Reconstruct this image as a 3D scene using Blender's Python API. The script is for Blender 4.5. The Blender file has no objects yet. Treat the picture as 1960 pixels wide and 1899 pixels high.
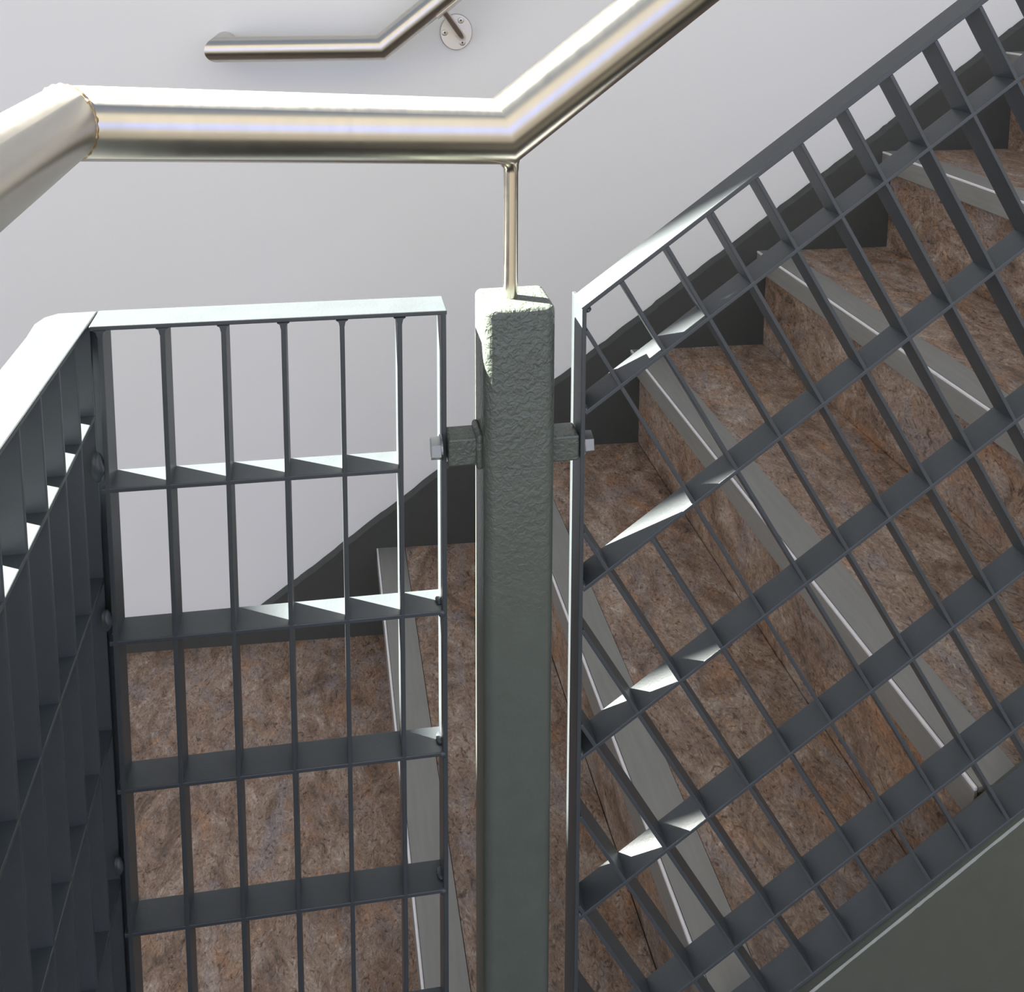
import bpy, bmesh, math, random
from mathutils import Vector, Matrix
random.seed(7)
scn = bpy.context.scene
COL = scn.collection
W, Hh = 1960.0, 1899.0
EYE = 1.2077                                   # eye height above the landing

# ------------------------------------------------------------------ camera
PITCH, ROLL, YAW = 0.1294, 0.0033, 0.1445
F, CX, CY = 1800.0, 886.3, 135.45
fwd = Vector((math.sin(YAW)*math.cos(PITCH), math.cos(YAW)*math.cos(PITCH), -math.sin(PITCH)))
rgt = Vector((math.cos(YAW), -math.sin(YAW), 0)); dwn = fwd.cross(rgt)
r2 = math.cos(ROLL)*rgt + math.sin(ROLL)*dwn
d2 = -math.sin(ROLL)*rgt + math.cos(ROLL)*dwn
cd = bpy.data.cameras.new('camera'); cam = bpy.data.objects.new('camera', cd); COL.objects.link(cam)
cam.matrix_world = Matrix(((r2.x, -d2.x, -fwd.x, 0), (r2.y, -d2.y, -fwd.y, 0), (r2.z, -d2.z, -fwd.z, EYE), (0, 0, 0, 1)))
cd.sensor_fit = 'HORIZONTAL'; cd.sensor_width = 36; cd.lens = F/W*36
cd.shift_x = (W/2-CX)/W; cd.shift_y = (CY-Hh/2)/W; cd.clip_start = 0.01
scn.camera = cam

# ------------------------------------------------------------------ light
SUN = Vector((-0.705, 0.345, 0.62)).normalized()       # towards the sun, behind the wall
scn.view_settings.view_transform = 'Standard'; scn.view_settings.look = 'None'
scn.view_settings.gamma = 1; scn.view_settings.use_curve_mapping = False
scn.view_settings.exposure = 0.0
wd = bpy.data.worlds.new('sky'); scn.world = wd; wd.use_nodes = True
nt = wd.node_tree; nt.nodes.clear()
out = nt.nodes.new('ShaderNodeOutputWorld'); bg = nt.nodes.new('ShaderNodeBackground')
tc = nt.nodes.new('ShaderNodeTexCoord'); sx = nt.nodes.new('ShaderNodeSeparateXYZ')
rp = nt.nodes.new('ShaderNodeValToRGB'); mr = nt.nodes.new('ShaderNodeMapRange')
nt.links.new(tc.outputs['Generated'], sx.inputs[0]); nt.links.new(sx.outputs['Z'], mr.inputs['Value'])
mr.inputs['From Min'].default_value = -0.1; mr.inputs['From Max'].default_value = 1
cr = rp.color_ramp; cr.elements[0].position = 0; cr.elements[0].color = (0.66, 0.69, 0.79, 1)
cr.elements[1].position = 1; cr.elements[1].color = (0.54, 0.65, 0.88, 1)
e = cr.elements.new(0.45); e.color = (0.92, 0.95, 0.98, 1)
nt.links.new(mr.outputs[0], rp.inputs[0]); nt.links.new(rp.outputs[0], bg.inputs[0])
bg.inputs[1].default_value = 0.61; nt.links.new(bg.outputs[0], out.inputs[0])
sl = bpy.data.lights.new('sun', 'SUN'); sl.energy = 78; sl.angle = math.radians(0.6); sl.color = (1, 0.955, 0.83)
so = bpy.data.objects.new('sun', sl); COL.objects.link(so); so.rotation_euler = SUN.to_track_quat('Z', 'Y').to_euler()
so.location = (-3, 3, 5)

# ------------------------------------------------------------------ helpers
def px(x, y, Y):
    """point seen at photo position x, y lying on the plane at distance Y"""
    d = r2*((x-CX)/F) + d2*((y-CY)/F) + fwd
    d = d*(Y/d.y); return Vector((d.x, d.y, d.z+EYE))
def pxX(x, y, X):
    d = r2*((x-CX)/F) + d2*((y-CY)/F) + fwd
    d = d*(X/d.x); return Vector((d.x, d.y, d.z+EYE))

def nodes(name, base, rough, metal=0.0):
    m = bpy.data.materials.new(name); m.use_nodes = True
    b = m.node_tree.nodes['Principled BSDF']
    b.inputs['Base Color'].default_value = (*base, 1); b.inputs['Roughness'].default_value = rough
    b.inputs['Metallic'].default_value = metal
    return m, m.node_tree, b
def tex(t, kind, scale, vec=None, **kw):
    n = t.nodes.new(kind); n.inputs['Scale'].default_value = scale
    for k, v in kw.items(): n.inputs[k].default_value = v
    c = t.nodes.new('ShaderNodeNewGeometry')
    if vec:
        mp = t.nodes.new('ShaderNodeMapping'); mp.inputs['Scale'].default_value = vec
        t.links.new(c.outputs['Position'], mp.inputs[0]); t.links.new(mp.outputs[0], n.inputs['Vector'])
    else: t.links.new(c.outputs['Position'], n.inputs['Vector'])
    return n
def ramp(t, src, stops):
    r = t.nodes.new('ShaderNodeValToRGB'); t.links.new(src, r.inputs[0]); cr = r.color_ramp
    cr.elements[0].position, cr.elements[0].color = stops[0][0], (*stops[0][1], 1)
    cr.elements[1].position, cr.elements[1].color = stops[-1][0], (*stops[-1][1], 1)
    for p, c in stops[1:-1]:
        e = cr.elements.new(p); e.color = (*c, 1)
    return r.outputs[0]
def mixc(t, a, b, fac, mode='MIX'):
    m = t.nodes.new('ShaderNodeMix'); m.data_type = 'RGBA'; m.blend_type = mode
    for s, i in ((fac, 0), (a, 6), (b, 7)):
        if isinstance(s, (int, float)): m.inputs[i].default_value = s
        elif isinstance(s, tuple): m.inputs[i].default_value = (*s, 1)
        else: t.links.new(s, m.inputs[i])
    return m.outputs[2]
def bump(t, b, src, strength, dist):
    n = t.nodes.new('ShaderNodeBump'); n.inputs['Strength'].default_value = strength; n.inputs['Distance'].default_value = dist
    t.links.new(src, n.inputs['Height']); t.links.new(n.outputs[0], b.inputs['Normal'])

def paint(name, col, rough, peel, spec=0.5):
    m, t, b = nodes(name, col, rough)
    b.inputs['Specular IOR Level'].default_value = spec
    n = tex(t, 'ShaderNodeTexNoise', 60, Detail=4.0)
    t.links.new(mixc(t, tuple(c*0.86 for c in col), tuple(min(1, c*1.14) for c in col), n.outputs[0]), b.inputs['Base Color'])
    v = tex(t, 'ShaderNodeTexNoise', 420 if peel < 0.5 else 250, Detail=2.5, Distortion=0.6)
    if peel > 0.5:                              # runs and orange peel, thickest near the top of the post
        g_ = t.nodes.new('ShaderNodeNewGeometry'); s_ = t.nodes.new('ShaderNodeSeparateXYZ'); m_ = t.nodes.new('ShaderNodeMapRange')
        t.links.new(g_.outputs['Position'], s_.inputs[0]); t.links.new(s_.outputs['Z'], m_.inputs['Value'])
        m_.inputs['From Min'].default_value = 0.72; m_.inputs['From Max'].default_value = 0.93
        m_.inputs['To Min'].default_value = 0.12; m_.inputs['To Max'].default_value = 1.0
        x_ = t.nodes.new('ShaderNodeMath'); x_.operation = 'MULTIPLY'
        t.links.new(v.outputs[0], x_.inputs[0]); t.links.new(m_.outputs[0], x_.inputs[1])
        bump(t, b, x_.outputs[0], peel, 0.0028)
    else: bump(t, b, v.outputs[0], peel, 0.0012)
    return m
M_GRATE = paint('grey_satin_paint_on_grating', (0.052, 0.062, 0.070), 0.40, 0.12)
M_POST = paint('grey_paint_on_post', (0.086, 0.103, 0.090), 0.36, 0.7)
M_PLATE = paint('grey_paint_on_stringer', (0.078, 0.086, 0.071), 0.5, 0.05)
M_EDGE_HL = paint('worn_edge_painted_highlight', (0.30, 0.33, 0.31), 0.5, 0.1)  # edge highlight put into the pale colour, along the worn stringer edge
M_SKIRT = paint('dark_grey_skirting_paint', (0.050, 0.054, 0.050), 0.55, 0.1)

def steel(name, col, rough, stretch, aniso=0.0, bs=0.03):
    m, t, b = nodes(name, col, rough, 1.0)
    n = tex(t, 'ShaderNodeTexNoise', 12, vec=stretch, Detail=5.0)
    mm = t.nodes.new('ShaderNodeMapRange'); mm.inputs['To Min'].default_value = rough-0.07; mm.inputs['To Max'].default_value = rough+0.08
    t.links.new(n.outputs[0], mm.inputs[0]); t.links.new(mm.outputs[0], b.inputs['Roughness'])
    if aniso:
        b.inputs['Anisotropic'].default_value = aniso
        tg = t.nodes.new('ShaderNodeTangent'); tg.direction_type = 'UV_MAP'; tg.uv_map = 'uv'
        t.links.new(tg.outputs[0], b.inputs['Tangent'])
    n2 = tex(t, 'ShaderNodeTexNoise', 5, Detail=3.0)
    t.links.new(mixc(t, tuple(c*0.9 for c in col), col, n2.outputs[0]), b.inputs['Base Color'])
    if bs: bump(t, b, n.outputs[0], bs, 0.0004)
    return m
M_STEEL = steel('brushed_stainless_steel', (0.58, 0.555, 0.505), 0.34, (14, 3, 3), 0.80, 0.0)
M_STEEL2 = steel('stainless_rod', (0.66, 0.61, 0.54), 0.24, (3, 3, 14))
M_FLANGE = steel('polished_flange_steel', (0.50, 0.475, 0.41), 0.30, (4, 4, 4), 0.0, 0.0)
M_WELD = steel('heat_tinted_weld', (0.55, 0.42, 0.26), 0.40, (3, 3, 3))
M_BOLT = steel('zinc_plated_bolt', (0.28, 0.30, 0.32), 0.35, (6, 6, 6))
M_DARK = nodes('screw_recess_dark', (0.02, 0.018, 0.015), 0.6)[0]

m, t, b = nodes('white_plaster_wall', (0.80, 0.79, 0.82), 0.75)
n = tex(t, 'ShaderNodeTexNoise', 2.2, Detail=4.0)
t.links.new(mixc(t, (0.755, 0.775, 0.765), (0.795, 0.815, 0.805), n.outputs[0]), b.inputs['Base Color'])
n2 = tex(t, 'ShaderNodeTexNoise', 90, Detail=3.0); bump(t, b, n2.outputs[0], 0.08, 0.002)
M_WALL = m

def lino(name, vec):
    m, t, b = nodes(name, (0.2, 0.14, 0.1), 0.55)
    a = tex(t, 'ShaderNodeTexNoise', 17, vec=vec, Detail=9.0, Roughness=0.72, Distortion=1.2)
    c1 = ramp(t, a.outputs[0], [(0.30, (0.090, 0.068, 0.055)), (0.43, (0.22, 0.150, 0.105)), (0.52, (0.315, 0.225, 0.165)), (0.62, (0.40, 0.32, 0.255)), (0.74, (0.58, 0.50, 0.42))])
    o = tex(t, 'ShaderNodeTexNoise', 14, vec=vec, Detail=6.0, Distortion=1.0, Roughness=0.6)
    of = ramp(t, o.outputs[0], [(0.54, (0, 0, 0)), (0.72, (0.75, 0.75, 0.75))])
    c2 = mixc(t, c1, (0.43, 0.225, 0.115), of)
    g = tex(t, 'ShaderNodeTexNoise', 10, vec=vec, Detail=7.0, Distortion=1.5, Roughness=0.7)
    gf = ramp(t, g.outputs[0], [(0.50, (0, 0, 0)), (0.68, (0.75, 0.75, 0.75))])
    c3 = mixc(t, c2, (0.29, 0.265, 0.27), gf)
    v = tex(t, 'ShaderNodeTexNoise', 95, vec=vec, Detail=7.0, Distortion=2.6, Roughness=0.72)
    vf = ramp(t, v.outputs[0], [(0.33, (0.38, 0.33, 0.29)), (0.46, (0.92, 0.89, 0.87)), (0.56, (1.08, 1.07, 1.06)), (0.68, (1.75, 1.75, 1.72))])
    c4 = mixc(t, c3, vf, 1.0, 'MULTIPLY')
    w_ = tex(t, 'ShaderNodeTexNoise', 32, vec=vec, Detail=4.0, Distortion=5.0, Roughness=0.6)
    wf = ramp(t, w_.outputs[0], [(0.35, (0.45, 0.40, 0.36)), (0.41, (1, 1, 1)), (0.60, (1, 1, 1)), (0.75, (1.3, 1.3, 1.3))])
    c5 = mixc(t, c4, wf, 1.0, 'MULTIPLY')
    t.links.new(c5, b.inputs['Base Color'])
    bump(t, b, v.outputs[0], 0.05, 0.001)
    return m
M_LINO = lino('brown_marbled_linoleum', (1.3, 0.8, 1.0))

m, t, b = nodes('aluminium_nosing', (0.29, 0.285, 0.26), 0.5, 0.25)
n = tex(t, 'ShaderNodeTexNoise', 30, vec=(6, 0.6, 6), Detail=5.0)
t.links.new(mixc(t, (0.25, 0.245, 0.225), (0.33, 0.325, 0.30), n.outputs[0]), b.inputs['Base Color'])
M_ALU = m
M_ALUB = steel('nosing_edge_painted_gleam', (0.92, 0.90, 0.90), 0.45, (4, 1, 4))  # white gleam along the nosing corner, put into the base colour
M_ALUB.node_tree.nodes['Principled BSDF'].inputs['Metallic'].default_value = 0.2

m, t, b = nodes('sandstone_render', (0.26, 0.24, 0.21), 0.9)
n = tex(t, 'ShaderNodeTexNoise', 3, Detail=4.0)
t.links.new(mixc(t, (0.155, 0.145, 0.128), (0.185, 0.172, 0.152), n.outputs[0]), b.inputs['Base Color'])
M_TAN = m
m, t, b = nodes('concrete_ground', (0.14, 0.12, 0.09), 0.9)
n = tex(t, 'ShaderNodeTexNoise', 4, Detail=5.0)
t.links.new(mixc(t, (0.030, 0.027, 0.021), (0.042, 0.037, 0.029), n.outputs[0]), b.inputs['Base Color'])
M_GROUND = m
M_GLASSB = nodes('blue_reflection_glass', (0.16, 0.20, 0.42), 0.12)[0]  # blue band for the steel to mirror, on the added unseen windows

def link(name, bm, mat, parent=None, smooth=False):
    bmesh.ops.recalc_face_normals(bm, faces=bm.faces)
    me = bpy.data.meshes.new(name)
    if smooth:
        for f in bm.faces: f.smooth = True
        for ed in bm.edges:
            if len(ed.link_faces) == 2 and ed.calc_face_angle(0) > 0.6: ed.smooth = False
    bm.to_mesh(me); bm.free(); me.materials.append(mat)
    o = bpy.data.objects.new(name, me); COL.objects.link(o)
    if parent:
        o.parent = parent
        p = parent; off = Vector()
        while p: off += p.location; p = p.parent
        o.data.transform(Matrix.Translation(-off))
    return o
def thing(name, loc, label, cat, group=None):
    o = bpy.data.objects.new(name, None); o.empty_display_size = 0.05; COL.objects.link(o); o.location = loc
    o['label'] = label; o['category'] = cat
    if group: o['group'] = group
    return o
def hexa(bm, c8):
    vs = [bm.verts.new(c) for c in c8]
    for f in ((0, 1, 2, 3), (4, 7, 6, 5), (0, 4, 5, 1), (1, 5, 6, 2), (2, 6, 7, 3), (3, 7, 4, 0)):
        bm.faces.new([vs[i] for i in f])
def bevel(bm, w, seg=1):
    bmesh.ops.recalc_face_normals(bm, faces=bm.faces)
    es = [e for e in bm.edges if len(e.link_faces) == 2 and e.calc_face_angle(0) > 0.5]
    bmesh.ops.bevel(bm, geom=es, offset=w, segments=seg, profile=0.5, affect='EDGES')
def flat(p, q, side, depth, bev=0.0006):
    """flat bar from p to q; side = half thickness vector, depth = vector to the back edge"""
    bm = bmesh.new(); p = Vector(p); q = Vector(q); s = Vector(side); d = Vector(depth)
    hexa(bm, [p-s, p+s, p+s+d, p-s+d, q-s, q+s, q+s+d, q-s+d])
    if bev: bevel(bm, bev, 2)
    return bm
def box(a, b_, bev=0.0, seg=2):
    bm = bmesh.new(); (x0, y0, z0), (x1, y1, z1) = a, b_
    hexa(bm, [(x0, y0, z0), (x1, y0, z0), (x1, y1, z0), (x0, y1, z0), (x0, y0, z1), (x1, y0, z1), (x1, y1, z1), (x0, y1, z1)])
    if bev: bevel(bm, bev, seg)
    return bm
def sweep(path, rads, n=48, caps=True):
    """round tube along a path with mitred corners"""
    bm = bmesh.new(); P = [Vector(p) for p in path]; rings = []
    if not isinstance(rads, (list, tuple)): rads = [rads]*len(P)
    d0 = (P[1]-P[0]).normalized(); a = d0.orthogonal().normalized(); b_ = d0.cross(a)
    for i, p in enumerate(P):
        if i == 0: ring = [p + (a*math.cos(2*math.pi*k/n)+b_*math.sin(2*math.pi*k/n))*rads[0] for k in range(n)]
        else:
            di = (P[i]-P[i-1]).normalized()
            dn = (P[i+1]-P[i]).normalized() if i < len(P)-1 else di
            nrm = (di+dn).normalized(); ring = []
            for k in range(n):
                q = prev[k]; c = P[i-1]; off = (q-c); off -= off.dot(di)*di
                off = off.normalized()*rads[i]
                s = p+off; tt = (p-s).dot(nrm)/di.dot(nrm)
                ring.append(s+di*tt)
        prev = ring
        rings.append([bm.verts.new(v) for v in ring])
    for r0, r1 in zip(rings, rings[1:]):
        for k in range(n): bm.faces.new((r0[k], r0[(k+1) % n], r1[(k+1) % n], r1[k]))
    if caps: bm.faces.new(rings[0][::-1]); bm.faces.new(rings[-1])
    uv = bm.loops.layers.uv.new('uv'); where = {}; L = 0
    for i, r0 in enumerate(rings):
        if i: L += (P[i]-P[i-1]).length
        for k, v in enumerate(r0): where[v] = (i, k, L)
    for f in bm.faces:
        ks = [where[l.vert][1] for l in f.loops]
        for l in f.loops:
            i, k, L_ = where[l.vert]
            if max(ks)-min(ks) > n/2 and k == 0: k = n
            l[uv].uv = (L_, k/n)
    return bm
def arc(p0, p1, p2, r, n=6):
    """points rounding the corner p1"""
    a = (Vector(p0)-Vector(p1)).normalized(); b_ = (Vector(p2)-Vector(p1)).normalized(); p1 = Vector(p1)
    s, e_ = p1+a*r, p1+b_*r
    return [s*(1-t_)**2 + p1*2*t_*(1-t_) + e_*t_*t_ for t_ in [i/n for i in range(n+1)]]
def blob(c, r, sx_=1, sy_=1, sz_=1.6, jag=0.15):
    bm = bmesh.new(); bmesh.ops.create_icosphere(bm, subdivisions=3, radius=r)
    for v in bm.verts:
        k = 1+jag*math.sin(v.co.z*900+v.co.x*500)*0.5+random.uniform(-jag, jag)*0.25
        v.co = Vector((v.co.x*sx_*k, v.co.y*sy_*k, v.co.z*sz_))+Vector(c)
    return bm

# ------------------------------------------------------------------ the setting
WY0, WT = 1.5554, math.tan(-0.04656)            # wall plane y = WY0 + WT*x
def wally(x): return WY0+WT*x
# the wall, with an unseen opening added high up to shape the railing's sunlight
def to_wall(p, off=0.0):
    # follow the sun ray from p to the wall plane
    t_ = (WY0+WT*p.x-p.y)/(SUN.y-WT*SUN.x); return p+SUN*t_
A = to_wall(px(470, 1170, 0.63)); B = to_wall(px(1170, 1705, 0.61))
Rt = to_wall(px(1350, 420, 0.61)); Rb = to_wall(px(1300, 1400, 0.61))
sl_ = (B.z-A.z)/(B.x-A.x)
xr = (Rt.x+Rb.x)/2
xl = -9.0; ztop = 5.2
def wall_pts():
    zr = A.z+sl_*(xr-A.x); k = (Rt.x-Rb.x)/(Rt.z-Rb.z)
    zl = min(A.z+sl_*(-3.2-A.x), 4.6)
    hole = [(xr, zr), (xr+k*(4.6-zr), 4.6), (-3.2, 4.6), (-3.2, zl)]
    return hole
hole = wall_pts()
bm = bmesh.new(); TH = 0.03
outer = [(xl, -0.3), (5.0, -0.3), (5.0, ztop), (xl, ztop)]
# ring of quads round the opening
hq = [hole[3], hole[0], hole[1], hole[2]]
def wv(p, back): return bm.verts.new((p[0], wally(p[0])+(TH if back else 0), p[1]))
fo = [wv(p, 0) for p in outer]; fh = [wv(p, 0) for p in hq]
bo = [wv(p, 1) for p in outer]; bh = [wv(p, 1) for p in hq]
for i in range(4):
    j = (i+1) % 4
    bm.faces.new((fo[i], fo[j], fh[j], fh[i])); bm.faces.new((bo[j], bo[i], bh[i], bh[j]))
    bm.faces.new((fo[j], fo[i], bo[i], bo[j])); bm.faces.new((fh[i], fh[j], bh[j], bh[i]))
o = link('wall_back', bm, M_WALL); o['kind'] = 'structure'

H = [1.20771, 1.04299, 0.87147, 0.69885, 0.52771, 0.35543, 0.1832, 0.0110]      # below the eye: landing, treads
NX = [0.08133, 0.30549, 0.52864, 0.75138, 0.97200, 1.18778, 1.4036, 1.6194]     # nosing fronts
OV = 0.0175; NA = math.tan(-0.00916)
Z = [EYE-h for h in H]
YN = 0.634                                      # near ends of the steps
def nx(k, Y, off=0.0): return NX[k]+off+NA*Y

bm = bmesh.new()
hexa(bm, [(-4, -5, -0.1), (2.2, -5, -0.1), (2.2, wally(2.2), -0.1), (-4, wally(-4), -0.1), (-4, -5, 0), (2.2, -5, 0), (2.2, wally(2.2), 0), (-4, wally(-4), 0)])
# landing floor inside the railing, ground outside it
bm.free()
def slab(x0, x1, y0, y1f, z0, z1):
    bm = bmesh.new(); a, b_ = y1f(x0), y1f(x1)
    hexa(bm, [(x0, y0, z0), (x1, y0, z0), (x1, b_, z0), (x0, a, z0), (x0, y0, z1), (x1, y0, z1), (x1, b_, z1), (x0, a, z1)])
    return bm
o = link('floor', slab(-4.0, NX[0]+OV, 0.57, wally, -0.12, 0.0), M_LINO); o['kind'] = 'structure'
o = link('ground', slab(-9.0, 5.0, -5.0, lambda x: 0.569, -0.12, -0.001), M_GROUND); o['kind'] = 'structure'

# skirting: straight sloping top, stepped bottom
SZ, SS = EYE-1.04674, 0.75594
def skz(x): return SZ+SS*x
edges_ = [nx(k, wally(NX[k]), OV) for k in range(8)]
xs = [-1.6, -0.9, -0.4]; x = -SZ/SS+0.05
while x < 2.0:
    xs.append(x); x += random.uniform(0.006, 0.022)
xs = sorted(xs+edges_)
tz = [max(skz(x)+random.uniform(-0.0013, 0.0013), 0.040) for x in xs]
bm = bmesh.new(); SD = 0.020
def zb_(x): return Z[min(7, sum(1 for e_ in edges_ if e_ <= x+1e-6))]
for (x0, x1, t0, t1) in zip(xs, xs[1:], tz, tz[1:]):
    b0 = zb_(x0); y0, y1 = wally(x0), wally(x1)
    if t0 < b0+0.004: continue
    f0, f1, g0, g1 = (x0, y0-SD, b0), (x1, y1-SD, b0), (x1, y1-SD, t1), (x0, y0-SD, t0)
    w0, w1, w2, w3 = (x1, y1-0.001, t1+0.001), (x0, y0-0.001, t0+0.001), (x0, y0-0.001, b0), (x1, y1-0.001, b0)
    for q in ((f0, f1, g0, g1), (g1, g0, w0, w1), (f1, f0, w2, w3)): bm.faces.new([bm.verts.new(c) for c in q])
for e_, za, zc in zip(edges_, Z, Z[1:]):
    bm.faces.new([bm.verts.new(c) for c in ((e_, wally(e_)-SD, za), (e_, wally(e_)-SD, zc), (e_, wally(e_)-0.001, zc), (e_, wally(e_)-0.001, za))])
bmesh.ops.remove_doubles(bm, verts=bm.verts, dist=0.00001)
o = link('trim_1', bm, M_SKIRT); o['kind'] = 'structure'

# unseen rendered house front and windows behind viewer, added for the steel to reflect
o = link('added_wall_front', slab(-9.0, 5.0, -5.3, lambda x: -5.0, -0.1, 6.5), M_TAN); o['kind'] = 'structure'
for i in range(5):
    f = link('added_window_%d' % (i+1), box((-7.6+i*2.4, -5.0, 0.75), (-5.5+i*2.4, -4.97, 2.6), 0.01), M_GLASSB); f['kind'] = 'structure'

# ------------------------------------------------------------------ steps
words = ['lowest', 'second', 'third', 'fourth', 'fifth', 'sixth', 'seventh']
extra = ['beside the landing, left of the post', 'just right of the post', 'crossing the middle of the grating', 'behind the upper right grating', 'near the right edge', 'at the far right edge', 'at the top right corner']
for k in range(7):
    th = thing('stair_step', (nx(k, 1.1, 0.1), 1.1, Z[k]), '%s brown marbled step with grey nosing, %s' % (words[k], extra[k]), 'stair step', 'steps of the stair flight')
    y0, z1 = (0.655 if k == 0 else YN), Z[k+1]
    def quad_prism(x0, x1, za, zb, bev=0.0):
        bm = bmesh.new(); c = []
        for zz in (za, zb):
            for (xa, yy) in ((x0, 0), (x1, 0), (x1, 1), (x0, 1)):
                if yy == 0: Y = y0
                else: Y = wally(NX[k])-0.0005
                X = xa+NA*Y
                if yy: Y = wally(X)-0.0005
                c.append((X, Y, zz))
        hexa(bm, c)
        if bev: bevel(bm, bev, 2)
        return bm
    link('riser', quad_prism(NX[k]+OV, NX[k]+OV+0.012, max(Z[k]-0.02, 0.0002), z1-0.004), M_LINO, th)
    link('tread', quad_prism(NX[k]+0.0495, NX[k+1]+OV-0.0016, z1-0.02, z1), M_LINO, th)
    ns = link('nosing', quad_prism(NX[k]+0.0035, NX[k]+0.0485, z1-0.004, z1+0.0012), M_ALU, th)
    link('nosing_face', quad_prism(NX[k], NX[k]+0.0032, z1-0.033, z1-0.003, 0.0008), M_ALU, ns)
    e_ = link('nosing_edge', quad_prism(NX[k]-0.0002, NX[k]+0.0031, z1-0.0028, z1+0.0010, 0.0010), M_ALUB, ns)
    e_['label'] = 'front edge with bright gleam painted in'

# ------------------------------------------------------------------ grating on the stair (right)
O = Vector((0.26671796, 0.61214961, EYE-0.26292771)); U = Vector((0.03203012, -0.00109673, 0.02393468)); V = Vector((0.05699164, -0.00250819, -0.09433963))
N = U.cross(V).normalized()
if N.y < 0: N = -N                              # points to the back
un, vn = U.normalized(), V.normalized()
D = 0.0235; T = 0.0015; DF = 0.0250
uperp = (vn - vn.dot(un)*un).normalized(); vperp = (un-un.dot(vn)*vn).normalized()
xs_t = px(1127, 640, O.y).x; xs_b = px(1106, 1800, O.y).x
XS = (xs_t+xs_b)/2
TOP, BOT, KMAX = -0.56541, 4.60, 14
def RP(u, v): return O+U*u+V*v
def u_at_x(v): return (XS-O.x-V.x*v)/U.x
def v_at_x(u): return (XS-O.x-U.x*u)/V.x
pr = thing('stair_railing_panel', (RP(0, BOT).x, 0.625, RP(0, BOT).z), 'large sloping dark grey steel grating panel beside the stair steps, right of the post', 'railing panel')
link('top_bar', flat(RP(u_at_x(TOP), TOP)-uperp*T*1.2-un*0.0022, RP(KMAX, TOP)-uperp*T*1.2, uperp*T*1.2, N*DF), M_GRATE, pr)
stp = RP(u_at_x(TOP), TOP)
zb = RP(u_at_x(BOT), BOT).z
link('end_bar', flat(stp+Vector((-T, 0, 0.0016)), (stp.x-T, RP(u_at_x(BOT), BOT).y, zb), (T*1.1, 0, 0), N*0.033), M_GRATE, pr)
link('bottom_bar', flat(RP(u_at_x(BOT), BOT), RP(KMAX, BOT), uperp*T*1.2, N*0.0265), M_GRATE, pr)
for r in range(5):
    link('crossbar', flat(RP(u_at_x(r), r), RP(KMAX, r), uperp*T, N*D, 0.0005), M_GRATE, pr)
for k in range(-11, KMAX+1):
    v0 = max(TOP, v_at_x(k))
    if k == -3: v0 = 1.0                       # cut away above this bar to clear the bolt
    if v0 < BOT-0.05: link('baluster', flat(RP(k, v0)+N*0.0002, RP(k, BOT)+N*0.0002, vperp*T, N*D, 0.0005), M_GRATE, pr)
link('weld_bead', blob(stp+Vector((0.0012, 0.006, -0.0012)), 0.0028, 1.2, 1.9, 1.0), M_GRATE, pr, True)
for r in range(5):
    p = RP(u_at_x(r), r)
    link('weld_bead', blob(p+Vector((0.001, 0.004, 0.002)), 0.0024, 1, 1.6, 1.2), M_GRATE, pr, True)

# stringer under it
s0, s1 = px(1753, 1739, 0.600), px(1940, 1587, 0.600)
ds = (s1-s0); q0 = RP(u_at_x(BOT), BOT)
def strz(x): return s0.z+(x-s0.x)*ds.z/ds.x
def inz(x):
    a, b_ = RP(-11, BOT), RP(10, BOT); return a.z+(x-a.x)*(b_.z-a.z)/(b_.x-a.x)-0.0027
bm = bmesh.new(); xa, xb = XS+0.004, 1.0
def scol(x):
    return [(x, 0.6005, strz(x)-0.0009), (x, 0.6015, strz(x)), (x, 0.6115, inz(x)), (x, 0.631, inz(x)), (x, 0.631, max(-0.0, inz(x)-0.32)), (x, 0.6005, max(0.0, strz(x)-0.32))]
cols = []
for i in range(41):
    x = xa+(xb-xa)*i/40; cols.append([bm.verts.new(c) for c in scol(x)])
for a, b_ in zip(cols, cols[1:]):
    for j in range(6): bm.faces.new((a[j], a[(j+1) % 6], b_[(j+1) % 6], b_[j]))
bm.faces.new(cols[0][::-1]); bm.faces.new(cols[-1])
st = link('stair_stringer', bm, M_PLATE)
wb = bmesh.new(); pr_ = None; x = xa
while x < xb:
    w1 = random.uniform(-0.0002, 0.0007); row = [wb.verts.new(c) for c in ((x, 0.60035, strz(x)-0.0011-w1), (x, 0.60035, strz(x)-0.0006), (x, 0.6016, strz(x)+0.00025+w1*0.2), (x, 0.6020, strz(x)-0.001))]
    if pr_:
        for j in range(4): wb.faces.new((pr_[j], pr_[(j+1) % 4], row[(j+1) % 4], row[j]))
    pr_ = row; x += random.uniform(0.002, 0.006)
we = link('worn_edge_highlight', wb, M_EDGE_HL, st); we['label'] = 'pale worn top edge with highlight painted in'; st['label'] = 'solid grey painted steel stringer plate below the sloping grating, lower right corner'; st['category'] = 'stringer'

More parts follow.
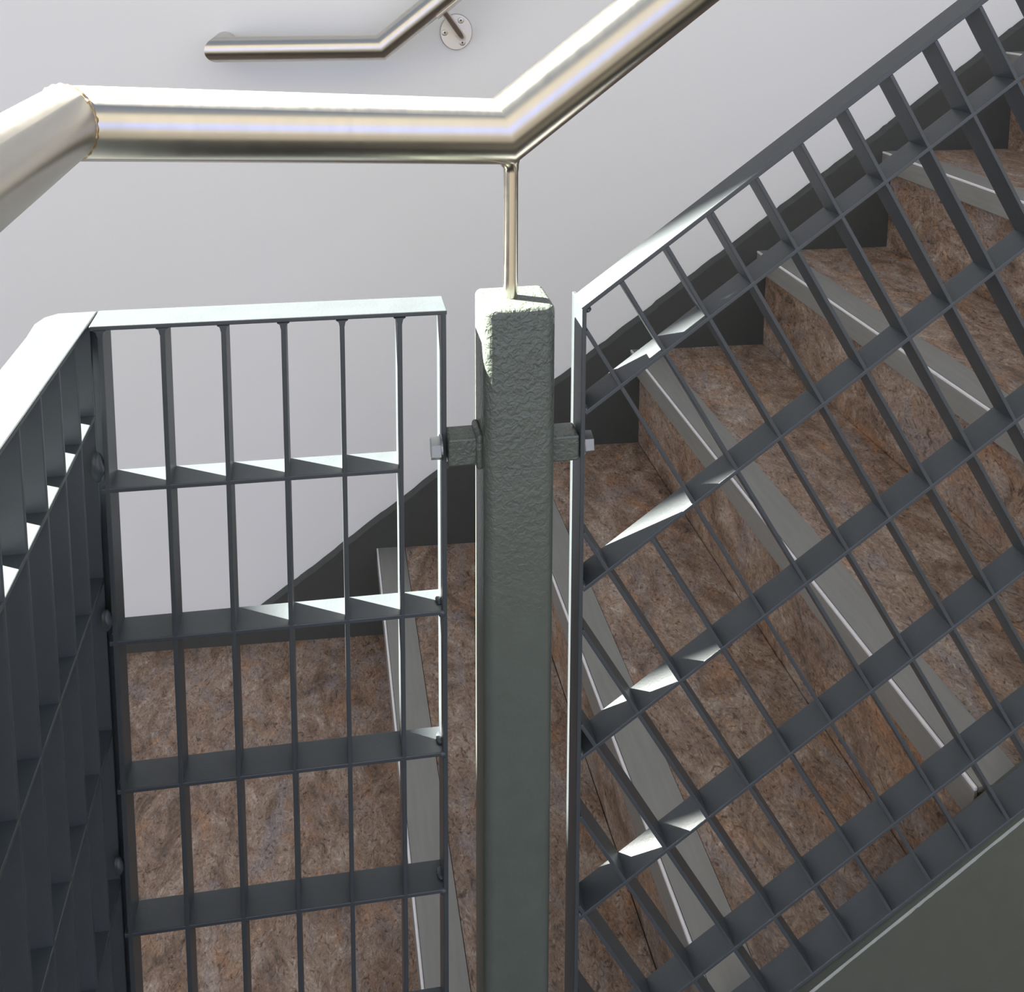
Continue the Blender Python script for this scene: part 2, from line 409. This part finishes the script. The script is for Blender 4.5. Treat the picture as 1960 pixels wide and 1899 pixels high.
# ------------------------------------------------------------------ corner railing (mid + left panels)
MO = Vector((-0.15367733, 0.62625211, EYE-0.24968237)); MU = Vector((0.03998709, 0.0005249, -0.00086991)); MV = Vector((-0.00117191, -0.00302035, -0.45848409))
MR = [0, 0.25151242, 0.49803083, 0.74794467, 1.0, 1.25, 1.5, 1.75, 2.0]
US = 5.7756
def MP(u, v): return MO+MU*u+MV*v
BK = Vector((0, 1, 0))
pc = thing('corner_railing_panel', (MO.x, 0.62, 0), 'dark grey steel railing of two gratings meeting at a corner, left of the post', 'railing panel')
x_ = Vector((1, 0, 0)); z_ = Vector((0, 0, 1))
link('top_bar', flat(MP(-0.17, 0)-z_*0.0002, MP(US+0.06, 0)+z_*0.0005, z_*0.0017, BK*0.029, 0.0008), M_GRATE, pc)
for i in range(6):
    link('baluster', flat(MP(i, 0)-z_*0.002, MP(i, 2.02), x_*T*1.1, BK*0.0245), M_GRATE, pc)
link('end_bar', flat(MP(US, 0)+z_*0.001, MP(US, 2.02), x_*0.0018, BK*0.028, 0.0007), M_GRATE, pc)
for r in range(1, 9):
    link('crossbar', flat(MP(-0.1, MR[r]), MP(5.03 if r == 1 else US, MR[r]), z_*T*1.1, BK*0.0245), M_GRATE, pc)
# weld fillets under the top bar and at the crossing bars
for i in range(0, 6):
    bm = bmesh.new(); p = MP(i, 0)-z_*0.0017
    pts = [(-0.0042, 0), (-0.0024, -0.0012), (-0.0017, -0.0045), (0.0017, -0.0045), (0.0024, -0.0012), (0.0042, 0)]
    f = [bm.verts.new(p+Vector((a, -0.0002, b_))) for a, b_ in pts]; g = [bm.verts.new(p+Vector((a, 0.006, b_))) for a, b_ in pts]
    bm.faces.new(f); bm.faces.new(g[::-1])
    for a in range(6): bm.faces.new((f[a], g[a], g[(a+1) % 6], f[(a+1) % 6]))
    link('weld_bead', bm, M_GRATE, pc)
for r in (2, 3, 4):
    p = MP(US, MR[r]); link('weld_bead', blob(p+Vector((-0.003, 0.012, 0.0022)), 0.003, 1.1, 1.6, 1.1, 0.3), M_GRATE, pc, True)
    p = MP(US, MR[r]); link('weld_bead', blob(p+Vector((-0.002, 0.001, -0.001)), 0.0026, 1.2, 0.7, 1.2, 0.2), M_GRATE, pc, True)
# left panel, runs towards the viewer
XL = MO.x-0.0078
YC = 0.635
def zline(pts):
    return sum(pxX(a, b_, XL).z for a, b_ in pts)/len(pts)
zl = [zline([(165, 625), (0, 860)]), zline([(164, 839.6), (47.9, 1071.8), (0, 1167.6)]), zline([(171, 1200), (73.6, 1454), (0, 1682)]), zline([(202.4, 1454), (138, 1682)])]
for i in range(4): zl.append(zl[-1]-0.1205)
zA, zB = pxX(165, 625, XL), pxX(0, 860, XL)

sl2 = (zA.z-zB.z)/(zA.y-zB.y)
def ztop_(y): return zA.z+sl2*(y-zA.y)-0.002
zt = ztop_(YC)
DL = 0.0271
bm = bmesh.new(); q_ = []
for zo in (-0.0017, 0.0017):
    q_ += [(XL, 0.20, ztop_(0.2)+zo), (XL, 0.6558, ztop_(0.6558)+zo), (XL-0.026, 0.6558, ztop_(0.6558)+zo), (XL-0.033, 0.649, ztop_(0.649)+zo), (XL-0.036, 0.636, ztop_(0.636)+zo), (XL-0.034, 0.612, ztop_(0.612)+zo), (XL-0.027, 0.20, ztop_(0.2)+zo)]
vv = [bm.verts.new(c) for c in q_]; nv = len(vv)//2
bm.faces.new(vv[:nv]); bm.faces.new(vv[nv:][::-1])
for i in range(nv): bm.faces.new((vv[i], vv[(i+1) % nv], vv[nv+(i+1) % nv], vv[nv+i]))
bevel(bm, 0.0009, 2)
link('top_bar', bm, M_GRATE, pc)
link('end_bar', flat((XL, YC, zt), (XL-0.001, YC, 0.03), (0, 0.0017, 0), (-0.027, 0, 0)), M_GRATE, pc)
j = 0; Y = YC-0.0371
while Y > 0.2:
    link('baluster', flat((XL, Y, ztop_(Y)), (XL, Y, 0.03), (0, 0.0016, 0), (-DL, 0, 0)), M_GRATE, pc); Y -= 0.0371
for z in zl[1:]:
    if z > 0.03: link('crossbar', flat((XL+0.0002, 0.2, z), (XL+0.0002, YC, z), (0, 0, 0.0016), (-DL, 0, 0)), M_GRATE, pc)
# strip and weld beads joining the two panels at the corner
link('corner_strip', flat((MO.x-0.0062, 0.644, MO.z-0.004), (MO.x-0.0062, 0.644, 0.03), (0.0052, 0, 0), (0, 0.003, 0)), M_GRATE, pc)
for yy, r in ((900, 0.0055), (1195, 0.0050), (1668, 0.0045)):
    p = px({900: 188, 1195: 205, 1668: 228}[yy], yy, 0.622)
    link('weld_bead', blob(p+Vector((-0.001, 0.004, 0)), r, 0.8, 0.9, 2.0 if r > 0.005 else 1.6, 0.25), M_GRATE, pc, True)

# ------------------------------------------------------------------ newel post
PY0, PY1 = 0.605, 0.652; PYM = 0.630
PX0, PX1 = px(911, 1200, PY1-0.006).x, px(1057, 1200, PY0+0.006).x

PT = px(980, 546, PY1).z
pp = thing('newel_post', ((PX0+PX1)/2, PYM, 0), 'square grey painted steel post with textured paint between the two railing gratings', 'post')
bm = bmesh.new(); R_ = 0.0085
prof = []
RB = 0.005
for (cx_, cy_, a0, R_) in ((PX1-R_, PY0+R_, -90, R_), (PX1-RB, PY1-RB, 0, RB), (PX0+RB, PY1-RB, 90, RB), (PX0+R_, PY0+R_, 180, R_)):
    for s in range(7):
        a = math.radians(a0+90*s/6); prof.append((cx_+R_*math.cos(a), cy_+R_*math.sin(a), math.cos(a), math.sin(a)))
lev = [(0.0, 0.0)]+[(PT-0.004-0.0005*0, 0.0)]+[(PT-0.004+0.004*math.sin(math.radians(a)), 0.004*(1-math.cos(math.radians(a)))) for a in (22, 45, 67, 90)]
rings = [[bm.verts.new((x-nx_*ins, y-ny_*ins, z)) for x, y, nx_, ny_ in prof] for z, ins in lev]
n = len(prof)
for a, b_ in zip(rings, rings[1:]):
    for k in range(n): bm.faces.new((a[k], a[(k+1) % n], b_[(k+1) % n], b_[k]))
bm.faces.new(rings[-1]); bm.faces.new(rings[0][::-1])
link('post_body', bm, M_POST, pp, True)
def hexbolt(p, dirx, parent):
    bm = bmesh.new()
    for x0, x1, r, sd, ph in ((0, 0.0012, 0.0095, 32, 0), (0.0012, 0.0078, 0.0084, 6, 0.35)):
        c0 = [bm.verts.new((p.x+dirx*x0, p.y+r*math.cos(ph+2*math.pi*k/sd), p.z+r*math.sin(ph+2*math.pi*k/sd))) for k in range(sd)]
        c1 = [bm.verts.new((p.x+dirx*x1, p.y+r*0.96*math.cos(ph+2*math.pi*k/sd), p.z+r*0.96*math.sin(ph+2*math.pi*k/sd))) for k in range(sd)]
        for k in range(sd): bm.faces.new((c0[k], c0[(k+1) % sd], c1[(k+1) % sd], c1[k]))
        bm.faces.new(c1); bm.faces.new(c0[::-1])
    return link('bolt', bm, M_BOLT, parent)
sx0 = MP(US, 0.4).x+0.0018
zt_ = px(882, 841, 0.617).z; zb_ = px(882, 893, 0.617).z
bl = link('bracket', box((sx0, 0.617, zb_), (PX0+0.001, 0.637, zt_), 0.0016), M_POST, pp)
link('weld_bead', box((PX0-0.0045, 0.6145, zb_-0.003), (PX0+0.001, 0.639, zt_+0.0035), 0.0025, 3), M_POST, bl, True)
b1 = hexbolt(Vector((MP(US, 0.4).x-0.0018, 0.627, px(838, 862, 0.624).z)), -1, bl); b1['label'] = 'zinc plated hex bolt head'
zt2 = px(1085, 835, 0.617).z; zb2 = px(1085, 884, 0.617).z
br = link('bracket', box((PX1-0.001, 0.617, zb2), (XS-T*1.1-T-0.0002, 0.637, zt2), 0.0016), M_POST, pp)
b2 = hexbolt(Vector((XS+0.0002, 0.626, px(1125, 848, 0.624).z)), 1, br); b2['label'] = 'zinc plated hex bolt head'

# ------------------------------------------------------------------ handrail over the railing
RR = 0.02275
bend = px(962, 252, PYM); corner = px(124, 236, 0.582)
far = px(1300, -18, PYM)
dirn = (far-bend).normalized()
near = Vector((corner.x, 0.16, corner.z-0.002))
hr = thing('handrail', (bend.x, bend.y, PT), 'thick brushed stainless steel tube handrail in the foreground, welded to a rod on the post', 'handrail')
link('tube', sweep([near, corner, bend, bend+dirn*0.9], RR, 64), M_STEEL, hr, True)
rod = px(977, 560, PYM)
rz = bend.z-RR
rx, ry = rod.x, PYM
prof = [(0.0052, PT-0.001), (0.0052, rz-0.006), (0.0056, rz-0.003), (0.0070, rz), (0.0100, rz+0.004), (0.0125, rz+0.010)]
bm = bmesh.new(); n = 32
rings = [[bm.verts.new((rx+(bend.x-rx)*max(0, (z-rz+0.003)/0.013)+r*math.cos(2*math.pi*k/n), ry+r*math.sin(2*math.pi*k/n), z)) for k in range(n)] for r, z in prof]
for a, b_ in zip(rings, rings[1:]):
    for k in range(n): bm.faces.new((a[k], a[(k+1) % n], b_[(k+1) % n], b_[k]))
bm.faces.new(rings[0][::-1]); bm.faces.new(rings[-1])
link('support_rod', bm, M_STEEL2, hr, True)
for (mx, my, mw, mh) in ((386, 235, 2, 1.2), (415, 236, 5, 1.2), (437, 237, 9, 1.6), (452, 238.5, 7, 1.3), (463, 240, 4, 1.2), (484, 240.5, 8, 0.9), (638, 249, 2, 1.6), (700, 249.5, 3, 1.6)):
    bm = bmesh.new(); t_ = (mx-124)/(962-124); ya = corner.y+(bend.y-corner.y)*t_-RR*0.9995
    k_ = [bm.verts.new(px(mx+mw*a_, my+mh*b2_+random.uniform(-0.4, 0.4), ya-0.00025)) for a_, b2_ in ((-1, 0), (-0.3, 1), (0.5, 0.6), (1, -0.2), (0.2, -1), (-0.5, -0.5))]
    j_ = [bm.verts.new(v.co+Vector((0, 0.0006, 0))) for v in k_]
    bm.faces.new(k_); bm.faces.new(j_[::-1])
    for i in range(6): bm.faces.new((k_[i], j_[i], j_[(i+1) % 6], k_[(i+1) % 6]))
    sc2 = link('scratch_mark', bm, M_DARK, hr); sc2['label'] = 'small dark scratch'
# weld seam at the left corner
d1 = (corner-near).normalized(); d2_ = (bend-corner).normalized(); nm = (d1+d2_).normalized()
bm = bmesh.new(); n, mseg = 96, 10; tor = []
ax = d1.cross(d2_).normalized()
for k in range(n):
    a = 2*math.pi*k/n
    w_ = (d1.cross(ax)).normalized()
    off = (w_*math.cos(a)+ax*math.sin(a))*RR
    s = corner+off; tt = (corner-s).dot(nm)/d1.dot(nm); c = s+d1*tt
    rad = (c-corner).normalized(); rr = 0.0014*(1+0.25*math.sin(k*1.7)+random.uniform(-0.15, 0.15))
    tor.append([bm.verts.new(c+rad*(-0.0004)+(rad*math.cos(2*math.pi*i/mseg)+nm*math.sin(2*math.pi*i/mseg))*rr) for i in range(mseg)])
for k in range(n):
    a, b_ = tor[k], tor[(k+1) % n]
    for i in range(mseg): bm.faces.new((a[i], a[(i+1) % mseg], b_[(i+1) % mseg], b_[i]))
w = link('weld_seam', bm, M_WELD, hr, True); w['label'] = 'heat tinted weld seam at the mitred corner'

# ------------------------------------------------------------------ handrail on the wall
WR = 0.0196
def wp(x, y, off=0.095):
    p = px(x, y, wally(0)-off)
    return px(x, y, wally(p.x)-off)
e0 = wp(419, 95); e1 = wp(729, 91); e2 = wp(868, -22)
dd = (e2-e1).normalized()
wh = thing('wall_handrail', (e1.x, wally(e1.x)-0.05, e1.z), 'thinner brushed steel handrail fixed to the white wall at the top left', 'handrail')
ew = Vector((e0.x, wally(e0.x)-0.0005, e0.z))
link('tube', sweep([ew]+[e0]+[e1, e1+dd*1.0], WR, 48), M_STEEL, wh, True)
fc = wp(873, 61, 0.003)
bkt = bmesh.new(); n = 64
wn = Vector((WT, -1, 0)).normalized(); wt = Vector((1, WT, 0)).normalized()
rings = []
for r, d_ in ((1.0, -0.0028), (1.0, 0.0016), (0.965, 0.0026)):
    rings.append([bkt.verts.new(fc+wt*(0.0268*r*math.cos(2*math.pi*k/n))+z_*(0.0302*r*math.sin(2*math.pi*k/n))+wn*d_) for k in range(n)])
for a, b_ in zip(rings, rings[1:]):
    for k in range(n): bkt.faces.new((a[k], a[(k+1) % n], b_[(k+1) % n], b_[k]))
bkt.faces.new(rings[-1]); bkt.faces.new(rings[0][::-1])
fl = link('flange', bkt, M_FLANGE, wh, True); fl['label'] = 'round wall flange'
rail_pt = e1+(e2-e1)*0.86
under = rail_pt-Vector((0, 0, WR+0.001))
a0 = wp(878, 66, 0.002); a1 = Vector((a0.x, under.y+0.002, a0.z)); a1 = a0+wn*(0.070)
arm_top = Vector((under.x, under.y, under.z-0.001))
link('arm', sweep([a0]+arc(a0, a1, arm_top, 0.012, 6)+[arm_top], 0.0060, 24), M_STEEL2, fl, True)
sc_ = rail_pt-dd*0.004; up = (Vector((0, 0, 1))-dd*dd.z).normalized(); sidev = dd.cross(up)
bm = bmesh.new(); L = 0.024; seg = 10
va = []
for s_ in (-1, 1):
    for rr in (WR+0.0004, WR+0.0030):
        va.append([bm.verts.new(sc_+dd*L*s_-up*rr*math.cos(math.radians(-42+84*k/seg))+sidev*rr*math.sin(math.radians(-42+84*k/seg))) for k in range(seg+1)])
for k in range(seg):
    for a, b_ in ((0, 1), (1, 3), (3, 2), (2, 0)): bm.faces.new((va[a][k], va[a][k+1], va[b_][k+1], va[b_][k]))
for k in (0, seg): bm.faces.new((va[0][k], va[1][k], va[3][k], va[2][k]))
link('saddle_plate', bm, M_STEEL2, wh, True)
for (sx_, sy_) in ((851.3, 62.5), (882, 39), (885, 81.5)):
    c = wp(sx_, sy_, 0.0057); bm = bmesh.new()
    n = 32; rings = []
    for r, d_ in ((0.0053, 0.0), (0.0051, 0.0007), (0.0036, 0.0011)):
        rings.append([bm.verts.new(c+wt*(r*math.cos(2*math.pi*k/n))+z_*(r*math.sin(2*math.pi*k/n))+wn*(d_)) for k in range(n)])
    for a, b_ in zip(rings, rings[1:]):
        for k in range(n): bm.faces.new((a[k], a[(k+1) % n], b_[(k+1) % n], b_[k]))
    bm.faces.new(rings[-1])
    s = link('screw', bm, M_FLANGE, fl, True)
    s.data.materials.append(M_DARK)
    # star recess in the head, drawn as a dark inset in the same mesh
    b2m = bmesh.new(); b2m.from_mesh(s.data); off = fl.location+wh.location
    st_ = []
    for k in range(12):
        r = 0.0021 if k % 2 == 0 else 0.0012; a = 2*math.pi*k/12
        st_.append(b2m.verts.new(c-off+wt*(r*math.cos(a))+z_*(r*math.sin(a))+wn*0.0012))
    f = b2m.faces.new(st_); f.material_index = 1; f.normal_update()
    b2m.to_mesh(s.data); b2m.free()
